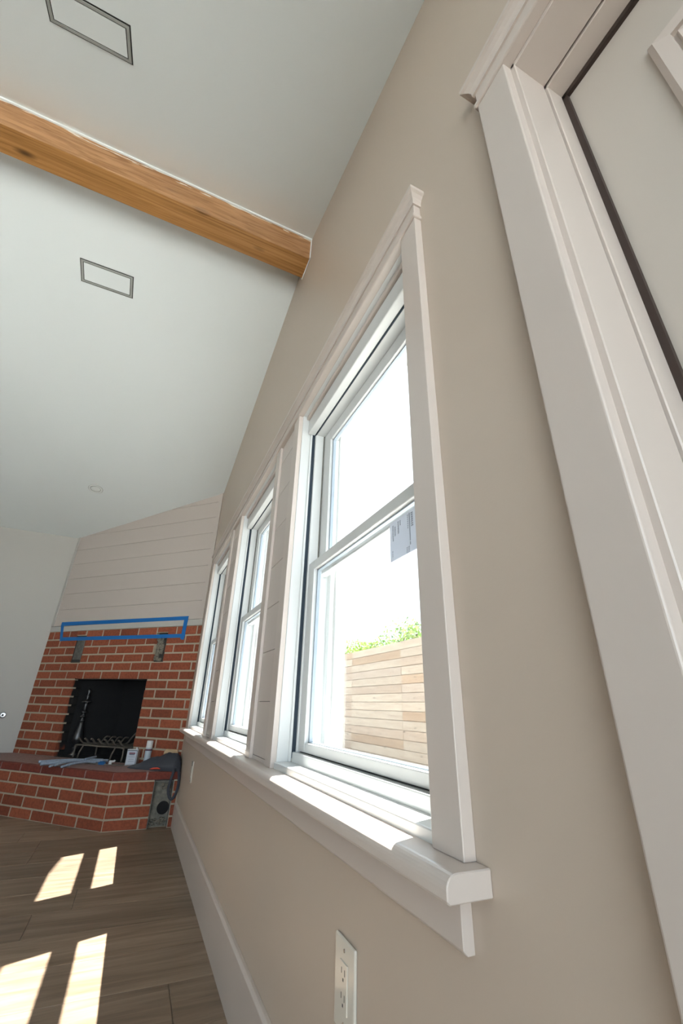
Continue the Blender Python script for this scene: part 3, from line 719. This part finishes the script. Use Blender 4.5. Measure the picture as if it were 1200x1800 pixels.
# ------------------------------------------------------------------ things on the hearth
# rectangular solvent tin
a = math.radians(-50)
def frame_at(loc, rz): return Matrix.Translation(loc) @ Matrix.Rotation(rz, 4, 'Z')
tl = (-0.368, 4.535, ZHT); TM = frame_at(tl, math.radians(-20))
tin = empty('solvent_tin', tl, 'rectangular metal tin with a pale label on the hearth', 'tin')
MB().box(-0.046, 0.046, -0.030, 0.030, 0.0015, 0.120).xf(TM).build('body', 'tin', tin, bevel=0.004)
MB().box(-0.047, 0.047, -0.031, 0.031, 0.0, 0.004).box(-0.047, 0.047, -0.031, 0.031, 0.117, 0.122).xf(TM).build('rim', 'tin', tin, bevel=0.0012, seg=1)
lb = MB().box(-0.041, 0.041, -0.0312, -0.0298, 0.008, 0.113).xf(TM).build('label', 'label', tin)
MB().box(-0.025, 0.025, -0.0318, -0.0311, 0.086, 0.096).xf(TM).build('print_band', 'ink_red', lb)
pq = MB().box(-0.041, 0.041, -0.0318, -0.0311, 0.109, 0.113).box(0.037, 0.041, -0.0318, -0.0311, 0.008, 0.113).box(-0.022, 0.022, -0.0318, -0.0311, 0.078, 0.083)
for z, wd in ((0.064, 0.028), (0.045, 0.02), (0.030, 0.024)): pq.box(-wd, wd, -0.0318, -0.0311, z, z + 0.0015)
pq.xf(TM).build('print', 'ink', lb)['kind'] = 'stuff'
MB().lathe([(0.011, 0), (0.011, 0.010), (0.009, 0.012)], (0.022, 0, 0.1225), 16).xf(TM).build('cap', 'tin', tin, smooth=False)
# spray can
sl = (-0.254, 4.485, ZHT)
sp = empty('spray_can', sl, 'pale spray can with a white cap beside the metal tin', 'spray can')
MB().lathe([(0.0255, 0.0), (0.027, 0.003), (0.027, 0.126), (0.0255, 0.131), (0.022, 0.134)], sl, 24).build('body', 'spray', sp, smooth=False)
MB().lathe([(0.0272, 0.134), (0.0272, 0.139), (0.0255, 0.142), (0.0255, 0.184), (0.0235, 0.188)], sl, 24).build('cap', 'white_cap', sp)
lb = MB().lathe([(0.0273, 0.112), (0.0275, 0.112), (0.0275, 0.124), (0.0273, 0.124)], sl, 24).build('print_band', 'ink', sp)
MB().lathe([(0.0276, 0.117), (0.0278, 0.117), (0.0278, 0.124), (0.0276, 0.124)], sl, 24).build('print_accent', 'ink_red', lb)
# scrap wood block against the wall
wl = (-0.078, 4.305, ZHT); WM = frame_at(wl, math.radians(-30))
tag(MB().prism([(-0.058, 0.0), (0.052, 0.0), (0.055, 0.10), (0.048, 0.134), (-0.045, 0.137), (-0.060, 0.118)], 'y', -0.02, 0.02).xf(frame_at(wl, math.radians(-12))).build('wood_block', 'scrap', origin=wl, bevel=0.003, seg=1),
    'pale offcut of wood standing behind the dark canvas bag', 'wood block')

# charcoal canvas bag slumped at the right end of the hearth
bag = empty('canvas_bag', (-0.15, 4.13, ZHT), 'charcoal canvas bag slumped at the window end of the hearth', 'bag')
nu, nv = 40, 24
vs = []; fs = []
# spine from the flat left tip to the bulky right end
for i in range(nu):
    u = i / (nu - 1)
    cx = -0.395 + 0.385 * u; cy0 = 4.345 - 0.33 * u ** 0.8 + (0.04 * max(0, u - 0.85) / 0.15); cy1 = 4.365 - 0.095 * u
    hgt = 0.004 + 0.165 * (u ** 0.9) * (1 - 0.22 * max(0, (u - 0.75) / 0.25)) * (1 - 0.25 * max(0, (u - 0.93) / 0.07))
    for j in range(nv):
        v = j / (nv - 1)
        yy = cy0 + (cy1 - cy0) * v
        prof = math.sin(math.pi * min(1, v * 0.9 + 0.05)) ** 0.55 * (0.45 + 0.55 * v) * 1.12
        zz_ = hgt * prof
        nn = noise.noise(Vector((cx * 14, yy * 10, 3))) * 0.016 + noise.noise(Vector((cx * 38, yy * 22, 9))) * 0.007
        ed = min(1, 4 * v, 4 * (1 - v)) * min(1, 6 * u)
        zz_ = max(0.0, zz_ + nn * ed)
        if j in (0, nv - 1): zz_ = 0.0
        vs.append((min(cx + 0.01 * noise.noise(Vector((yy * 20, zz_ * 30, 1))), -0.008), yy, ZHT + 0.0015 + zz_))
for i in range(nu - 1):
    for j in range(nv - 1): fs.append((i * nv + j, i * nv + j + 1, (i + 1) * nv + j + 1, (i + 1) * nv + j))
# closed underside
k0 = len(vs); vs += [(v[0], v[1], ZHT + 0.0006) for v in vs]
fs += [tuple(reversed([q_ + k0 for q_ in f])) for f in fs[:(nu - 1) * (nv - 1)]]
def idx(i, j): return i * nv + j
ring = [idx(0, j) for j in range(nv)] + [idx(i, nv - 1) for i in range(1, nu)] + [idx(nu - 1, j) for j in range(nv - 2, -1, -1)] + [idx(i, 0) for i in range(nu - 2, 0, -1)]
for p, q_ in zip(ring, ring[1:] + ring[:1]): fs.append((p, q_, q_ + k0, p + k0))
MB().add(vs, fs).build('bag_body', 'denim', bag, smooth=True)
def ribbon(path, wdt, th, nrm):
    mb = MB(); vs = []; fs = []; n_ = Vector(nrm)
    P = [Vector(p) for p in path]
    for i, p in enumerate(P):
        t = (P[min(i + 1, len(P) - 1)] - P[max(i - 1, 0)]).normalized(); sd_ = t.cross(n_).normalized() * wdt / 2
        nn_ = sd_.cross(t).normalized() * th / 2
        vs += [p - sd_ - nn_, p + sd_ - nn_, p + sd_ + nn_, p - sd_ + nn_]
    for i in range(len(P) - 1):
        for j in range(4): fs.append((i * 4 + j, i * 4 + (j + 1) % 4, i * 4 + 4 + (j + 1) % 4, i * 4 + 4 + j))
    fs += [(0, 1, 2, 3), tuple(len(vs) - 4 + j for j in (3, 2, 1, 0))]
    return mb.add(vs, fs)
def smooth_path(pts, n=6):
    out = []
    P = [Vector(p) for p in pts]
    for i in range(len(P) - 1):
        p0, p1, p2, p3 = P[max(i - 1, 0)], P[i], P[i + 1], P[min(i + 2, len(P) - 1)]
        for k in range(n):
            t = k / n
            out.append(0.5 * ((2 * p1) + (-p0 + p2) * t + (2 * p0 - 5 * p1 + 4 * p2 - p3) * t * t + (-p0 + 3 * p1 - 3 * p2 + p3) * t ** 3))
    out.append(P[-1]); return out
lp = smooth_path([(-0.060, 4.09, 0.395), (-0.062, 4.037, 0.366), (-0.072, 4.034, 0.315), (-0.080, 4.036, 0.25), (-0.064, 4.037, 0.198), (-0.045, 4.037, 0.184), (-0.027, 4.037, 0.200), (-0.013, 4.036, 0.25), (-0.014, 4.034, 0.315), (-0.024, 4.037, 0.366), (-0.026, 4.09, 0.40)])
ribbon(lp, 0.020, 0.003, (0, 1, 0)).build('strap', 'denim', bag, smooth=True)
lp = smooth_path([(-0.045, 4.05, 0.372), (-0.040, 4.10, 0.425), (-0.030, 4.18, 0.462), (-0.018, 4.24, 0.44), (-0.014, 4.22, 0.39), (-0.02, 4.12, 0.375)])
ribbon(lp, 0.016, 0.003, (1, 0, 0.3)).build('strap', 'denim', bag, smooth=True)
# red-handled tool on the bag
tr = MB().tube([(-0.235, 4.112, 0.376), (-0.215, 4.085, 0.383), (-0.185, 4.06, 0.386), (-0.165, 4.046, 0.384)], [0.004, 0.006, 0.006, 0.003], 8)
tag(tr.build('tool_handle', 'red', origin=(-0.2, 4.07, 0.38), smooth=True), 'red tool handle lying on the front of the canvas bag', 'tool')

# foam rods
ROD = 'loose foam rods on the hearth'
rods = [
    ([(-1.085, 4.79), (-0.96, 4.87), (-0.83, 4.90), (-0.70, 4.86), (-0.56, 4.80)], 0.010, 'grey-blue foam rod reaching farthest toward the plain wall'),
    ([(-1.035, 4.535), (-0.93, 4.62), (-0.83, 4.70), (-0.72, 4.76), (-0.60, 4.74)], 0.011, 'thick grey-blue foam rod with its cut end at the hearth edge'),
    ([(-0.962, 4.475), (-0.89, 4.60), (-0.80, 4.68), (-0.70, 4.70), (-0.62, 4.69)], 0.008, 'thin foam rod second from the hearth edge'),
    ([(-0.925, 4.46), (-0.86, 4.58), (-0.77, 4.66), (-0.68, 4.68)], 0.007, 'short slim foam rod between the longer ones'),
    ([(-0.875, 4.422), (-0.815, 4.50), (-0.75, 4.60), (-0.66, 4.66), (-0.58, 4.66)], 0.009, 'foam rod ending at the middle of the hearth edge'),
    ([(-0.832, 4.445), (-0.78, 4.50), (-0.72, 4.57), (-0.65, 4.62)], 0.007, 'shortest foam rod nearest the hearth edge'),
]
for i, (p, r_, lab) in enumerate(rods):
    z = ZHT + r_ + 0.0008 + (0.0 if i % 2 == 0 else 0.009)
    path = smooth_path([(x, y, z + (0.011 if 0 < k < len(p) - 1 and i > 1 else 0)) for k, (x, y) in enumerate(p)])
    tag(MB().tube(path, r_, 8).build('foam_rod', 'foam', origin=(p[0][0], p[0][1], ZHT), smooth=True), lab, 'foam rod', ROD)
tag(MB().tube(smooth_path([(-0.735, 4.62, 0.40), (-0.695, 4.70, 0.404), (-0.665, 4.80, 0.402)]), 0.009, 8).build('foam_rod', 'foam', origin=(-0.7, 4.7, 0.395), smooth=True), 'short foam rod lying across the bundle', 'foam rod', ROD)
# metal strip in front of the firebox
tag(MB().tube([(-0.735, 4.70, ZHT + 0.004), (-0.55, 4.56, ZHT + 0.004), (-0.43, 4.50, ZHT + 0.004)], 0.004, 6).build('metal_rod', 'metal_grey', origin=(-0.6, 4.6, ZHT)), 'thin grey metal rod lying beside the metal tin', 'rod')
# small connectors
tag(MB().box(-0.028, 0.028, -0.012, 0.012, 0, 0.02).box(-0.018, 0.018, -0.009, 0.009, 0.02, 0.026).xf(frame_at((-0.598, 4.60, ZHT + 0.0005), -0.5)).build('blue_connector', 'blue', origin=(-0.598, 4.60, ZHT), bevel=0.003), 'small blue connector lying beside the foam rods', 'connector')
cn = empty('white_connector', (-0.535, 4.60, ZHT), 'small white plastic fitting beside the blue connector', 'connector')
CMx = frame_at((-0.535, 4.60, ZHT + 0.001), 0.5)
MB().lathe([(0.012, 0), (0.013, 0.004), (0.013, 0.026), (0.009, 0.030)], (0, 0, 0), 14).xf(CMx).build('body', 'white_cap', cn)
MB().tube([(0.0, 0.0, 0.020), (0.032, 0.0, 0.022), (0.036, 0.0, 0.030)], 0.008, 10).xf(CMx).build('elbow', 'white_cap', cn)

# fire grate
GM = FM @ Matrix.Translation((0.98, -0.17, ZHT + 0.0015))
gr = empty('fire_grate', tuple(GM @ Vector((0, 0, 0))), 'iron fire grate with angled bars inside the firebox', 'fire grate')
GL = 0.30
def gt(mb, name): return mb.xf(GM).build(name, 'iron', gr, smooth=True)
gt(MB().tube(smooth_path([(-GL, 0.13, 0.0), (-GL, 0.13, 0.075), (-GL + 0.03, 0.13, 0.105), (0, 0.13, 0.105), (GL - 0.03, 0.13, 0.105), (GL, 0.13, 0.075), (GL, 0.13, 0.0)]), 0.008), 'front_rail')
gt(MB().tube(smooth_path([(-GL, -0.12, 0.0), (-GL, -0.12, 0.075), (-GL + 0.03, -0.12, 0.105), (0, -0.12, 0.105), (GL - 0.03, -0.12, 0.105), (GL, -0.12, 0.075), (GL, -0.12, 0.0)]), 0.008), 'back_rail')
for sx in (-GL + 0.03, 0.0, GL - 0.03): gt(MB().tube([(sx, 0.13, 0.105), (sx, 0.0, 0.10), (sx, -0.12, 0.105)], 0.007), 'cross_bar')
for sx in (-GL + 0.1, GL - 0.1): gt(MB().tube([(sx, 0.13, 0.105), (sx + 0.01, 0.15, 0.05), (sx + 0.015, 0.155, 0.0)], 0.007), 'leg')
for k in range(7):
    sx = -0.25 + k * 0.083
    gt(MB().tube(smooth_path([(sx, 0.165, 0.158), (sx, 0.155, 0.163), (sx, 0.10, 0.122), (sx, 0.02, 0.112), (sx, -0.10, 0.118), (sx, -0.15, 0.16), (sx, -0.20, 0.205 if k < 3 else 0.16)]), 0.008), 'grate_bar')
# andiron
al = tuple(FM @ Vector((1.395, -0.135, ZHT + 0.0015)))
an = empty('andiron', al, 'turned pewter andiron post standing in the dark firebox', 'andiron')
MB().lathe([(0.045, 0.0), (0.045, 0.012), (0.02, 0.03), (0.016, 0.05), (0.03, 0.06), (0.03, 0.07), (0.014, 0.08), (0.014, 0.10), (0.046, 0.125), (0.052, 0.15), (0.040, 0.20), (0.024, 0.27), (0.017, 0.30)], al, 20).build('base', 'pewter', an, smooth=True)
MB().lathe([(0.017, 0.30), (0.030, 0.305), (0.017, 0.315), (0.013, 0.335), (0.026, 0.340), (0.026, 0.346), (0.012, 0.355), (0.012, 0.375), (0.036, 0.380), (0.030, 0.388), (0.014, 0.400), (0.012, 0.43), (0.020, 0.455), (0.012, 0.47)], al, 20).build('shaft', 'pewter', an, smooth=True)
MB().lathe([(0.012, 0.47), (0.046, 0.474), (0.040, 0.482), (0.016, 0.497), (0.010, 0.51), (0.018, 0.525), (0.018, 0.535), (0.009, 0.545), (0.016, 0.562), (0.015, 0.585), (0.004, 0.60)], al, 20).build('finial', 'pewter', an, smooth=True)

# ------------------------------------------------------------------ small fittings
def outlet(name, y0, y1, z0, z1, label):
    r = empty(name, (0, (y0 + y1) / 2, (z0 + z1) / 2), label, 'outlet')
    MB().prism([(y0, z0), (y1, z0), (y1, z1), (y0, z1)], 'x', -0.0065, 0.0).build('plate', 'plastic', r, bevel=0.003, seg=2)
    ym, zm = (y0 + y1) / 2, (z0 + z1) / 2
    rc = MB().box(-0.0085, -0.006, ym - 0.0165, ym + 0.0165, zm - 0.033, zm + 0.033).build('receptacle', 'plastic', r, bevel=0.001, seg=1)
    for dz in (-0.0165, 0.0165):
        MB().box(-0.0088, -0.0080, ym - 0.0075, ym - 0.0058, zm + dz - 0.001, zm + dz + 0.008).build('slot', 'slot', rc)
        MB().box(-0.0088, -0.0080, ym + 0.0058, ym + 0.0075, zm + dz, zm + dz + 0.008).build('slot', 'slot', rc)
        MB().box(-0.0088, -0.0080, ym - 0.002, ym + 0.002, zm + dz - 0.0095, zm + dz - 0.005).build('ground_slot', 'slot', rc, bevel=0.0003, seg=1)
    for dz in (-0.048, 0.048):
        mm = Matrix.Translation((-0.0064, ym, zm + dz)) @ Matrix.Rotation(math.radians(-90), 4, 'Y')
        MB().lathe([(0.0032, 0), (0.003, 0.0009), (0.001, 0.0012)], n=12).xf(mm).build('screw', 'chrome', r)
    return r
outlet('wall_outlet', 0.905, 0.990, 0.332, 0.459, 'ivory duplex wall outlet under the nearest window')
outlet('wall_outlet', 3.40, 3.48, 0.372, 0.495, 'ivory wall plate low on the wall near the hearth')

# gas key valve on the back wall
gv = (-1.640, YB, 0.694); r = empty('key_valve', gv, 'round chrome key valve on the plain wall beside the fireplace', 'valve')
mm = Matrix.Translation(gv) @ Matrix.Rotation(math.radians(90), 4, 'X')
MB().lathe([(0.030, 0), (0.030, 0.003), (0.024, 0.006), (0.016, 0.007)], n=24).xf(mm).build('escutcheon', 'chrome', r, smooth=True)
MB().lathe([(0.011, 0.0065), (0.011, 0.009)], n=16).xf(mm).build('key_hole', 'slot', r)

# slot vents in the ceiling
def vent(name, x0, x1, ya, yb, zfun, label):
    y_m = (ya + yb) / 2; sl_ = (zfun(yb) - zfun(ya)) / (yb - ya)
    ang = math.atan(sl_); o3 = Vector(((x0 + x1) / 2, y_m, zfun(y_m)))
    VM = Matrix.Translation(o3) @ Matrix.Rotation(ang, 4, 'X')
    r = empty(name, o3, label, 'vent', group='slot vents in the ceiling')
    hx, hy = (x1 - x0) / 2, (yb - ya) / 2 / math.cos(ang)
    def ringbox(t0, t1, z0, z1):
        q = MB()
        q.box(-hx + t0, hx - t0, -hy + t0, -hy + t1, z0, z1).box(-hx + t0, hx - t0, hy - t1, hy - t0, z0, z1)
        q.box(-hx + t0, -hx + t1, -hy + t1, hy - t1, z0, z1).box(hx - t1, hx - t0, -hy + t1, hy - t1, z0, z1); return q
    ringbox(0.005, 0.016, -0.004, -0.0005).xf(VM).build('frame', 'vent_frame', r)
    MB().box(-hx, hx, -hy, hy, -0.0015, 0.0).xf(VM).build('slot', 'slot', r)
    MB().box(-hx + 0.020, hx - 0.020, -hy + 0.020, hy - 0.020, -0.0035, -0.001).xf(VM).build('panel', 'vent_panel', r)
vent('ceiling_vent', -1.30, -0.990, 1.012, 1.155, zn, 'ceiling slot vent cut off by the top edge of the picture')
vent('ceiling_vent', -1.297, -0.990, 2.25, 2.400, zf, 'ceiling slot vent on the slope between the beam and the fireplace')
# recessed downlight
lc = Vector((-1.256, 4.645, zf(4.645))); LM = Matrix.Translation(lc) @ Matrix.Rotation(math.atan(-0.201), 4, 'X')
dl = empty('downlight', lc, 'small round recessed ceiling light near the fireplace', 'ceiling light')
MB().lathe([(0.066, 0.002), (0.066, -0.003), (0.060, -0.006), (0.050, -0.004), (0.046, 0.001)], n=32, cap=False).xf(LM).build('trim_ring', 'lens', dl, smooth=True)
MB().lathe([(0.049, -0.0036), (0.046, -0.0030), (0.0445, -0.0018)], n=32, cap=False).xf(LM).build('baffle', 'vent_frame', dl, smooth=True)
MB().lathe([(0.070, 0.001), (0.070, -0.001), (0.065, -0.001), (0.065, 0.001)], n=32, cap=False).xf(LM).build('shadow_gap', 'vent_frame', dl)
MB().lathe([(0.047, 0.0), (0.044, -0.0022), (0.02, -0.003)], n=32).xf(LM).build('lens', 'lens', dl, smooth=True)

# ------------------------------------------------------------------ outside
tag(MB().box(-14, 24, -14, 34, -0.35, -0.16).build('ground', 'ground'), 'pale paved ground outside the windows', 'ground', kind='structure')
fn = empty('board_fence', (3.66, 8, -0.16), 'pale horizontal board fence outside the windows', 'fence')
FX = 3.65; FP = 0.1405; FT = 1.945
joints = [2.75, 4.70, 6.65, 8.62, 10.57, 12.5, 14.5]
for a, b in zip(joints, joints[1:]):
    k = 0; z = FT
    while z > -0.1:
        xo = rs.uniform(-0.003, 0.003); gp = rs.uniform(0.008, 0.012)
        MB().prism([(FX + xo, z), (FX + 0.026, z), (FX + 0.026, z - FP - 0.006), (FX + 0.016, z - FP - 0.006), (FX + 0.016, z - FP + gp), (FX + xo, z - FP + gp)], 'y', a + 0.0015, b - 0.0015).build('board', 'fence', fn)
        z -= FP; k += 1
for yj in joints: MB().box(FX + 0.027, FX + 0.11, yj - 0.045, yj + 0.045, -0.16, FT - 0.02).build('post', 'fence', fn)
def tree(name, loc, blobs, n, size, mat, label, twigs):
    r = empty(name, loc, label, 'tree'); rg = random.Random(hash(label) % 1000 if False else len(label))
    L0 = Vector(loc); tw = MB()
    top = Vector(blobs[0][0])
    tw.tube(smooth_path([L0, L0 + (top - L0) * 0.5 + Vector((0.05, 0.08, 0)), top]), [0.06 - 0.04 * i / 12 for i in range(13)], 8)
    for c_, rad in blobs:
        for k in range(twigs):
            d_ = Vector((rg.gauss(0, 1), rg.gauss(0, 1), abs(rg.gauss(0.3, 1)))).normalized()
            e_ = Vector(c_) + Vector((d_.x * rad[0], d_.y * rad[1], d_.z * rad[2])) * rg.uniform(0.7, 1.1)
            tw.tube([top + (Vector(c_) - top) * 0.4, Vector(c_) + (e_ - Vector(c_)) * 0.4 + Vector((0, 0, 0.05)), e_], [0.018, 0.01, 0.004], 5)
    tw.build('trunk', 'bark', r)
    vs = []; fs = []
    for c_, rad in blobs:
        for k in range(n):
            d_ = Vector((rg.gauss(0, 1), rg.gauss(0, 1), rg.gauss(0, 1))).normalized() * rg.random() ** 0.45
            p = Vector(c_) + Vector((d_.x * rad[0], d_.y * rad[1], d_.z * rad[2]))
            a_ = Vector((rg.gauss(0, 1), rg.gauss(0, 1), rg.gauss(0, 1))).normalized(); b_ = a_.cross(Vector((rg.gauss(0, 1), rg.gauss(0, 1), rg.gauss(0, 1)))).normalized()
            l_ = size * rg.uniform(0.7, 1.3); w_ = l_ * 0.42
            i0 = len(vs); vs += [p - a_ * l_, p - b_ * w_ + a_.cross(b_) * 0.2 * w_, p + a_ * l_, p + b_ * w_ + a_.cross(b_) * 0.2 * w_]; fs.append((i0, i0 + 1, i0 + 2, i0 + 3))
    f = MB().add(vs, fs).build('foliage', mat, r); f['kind'] = 'stuff'
    return r
tree('leafy_tree', (6.2, 10.6, -0.16), [((6.2, 10.6, 2.5), (0.7, 0.95, 0.8)), ((6.1, 9.7, 2.45), (0.6, 0.8, 0.6)), ((6.3, 12.0, 2.35), (0.5, 0.9, 0.6))], 800, 0.055, 'leaf', 'loose leafy tree showing above the board fence', 12)
tree('dense_shrub', (8.2, 18.2, -0.16), [((8.2, 18.3, 2.86), (0.9, 1.45, 0.9)), ((8.2, 16.5, 2.74), (0.7, 0.95, 0.75)), ((8.2, 20.8, 2.86), (0.9, 1.6, 1.0))], 2000, 0.07, 'leaf2', 'dense bright green shrub above the fence by the window frame', 6)
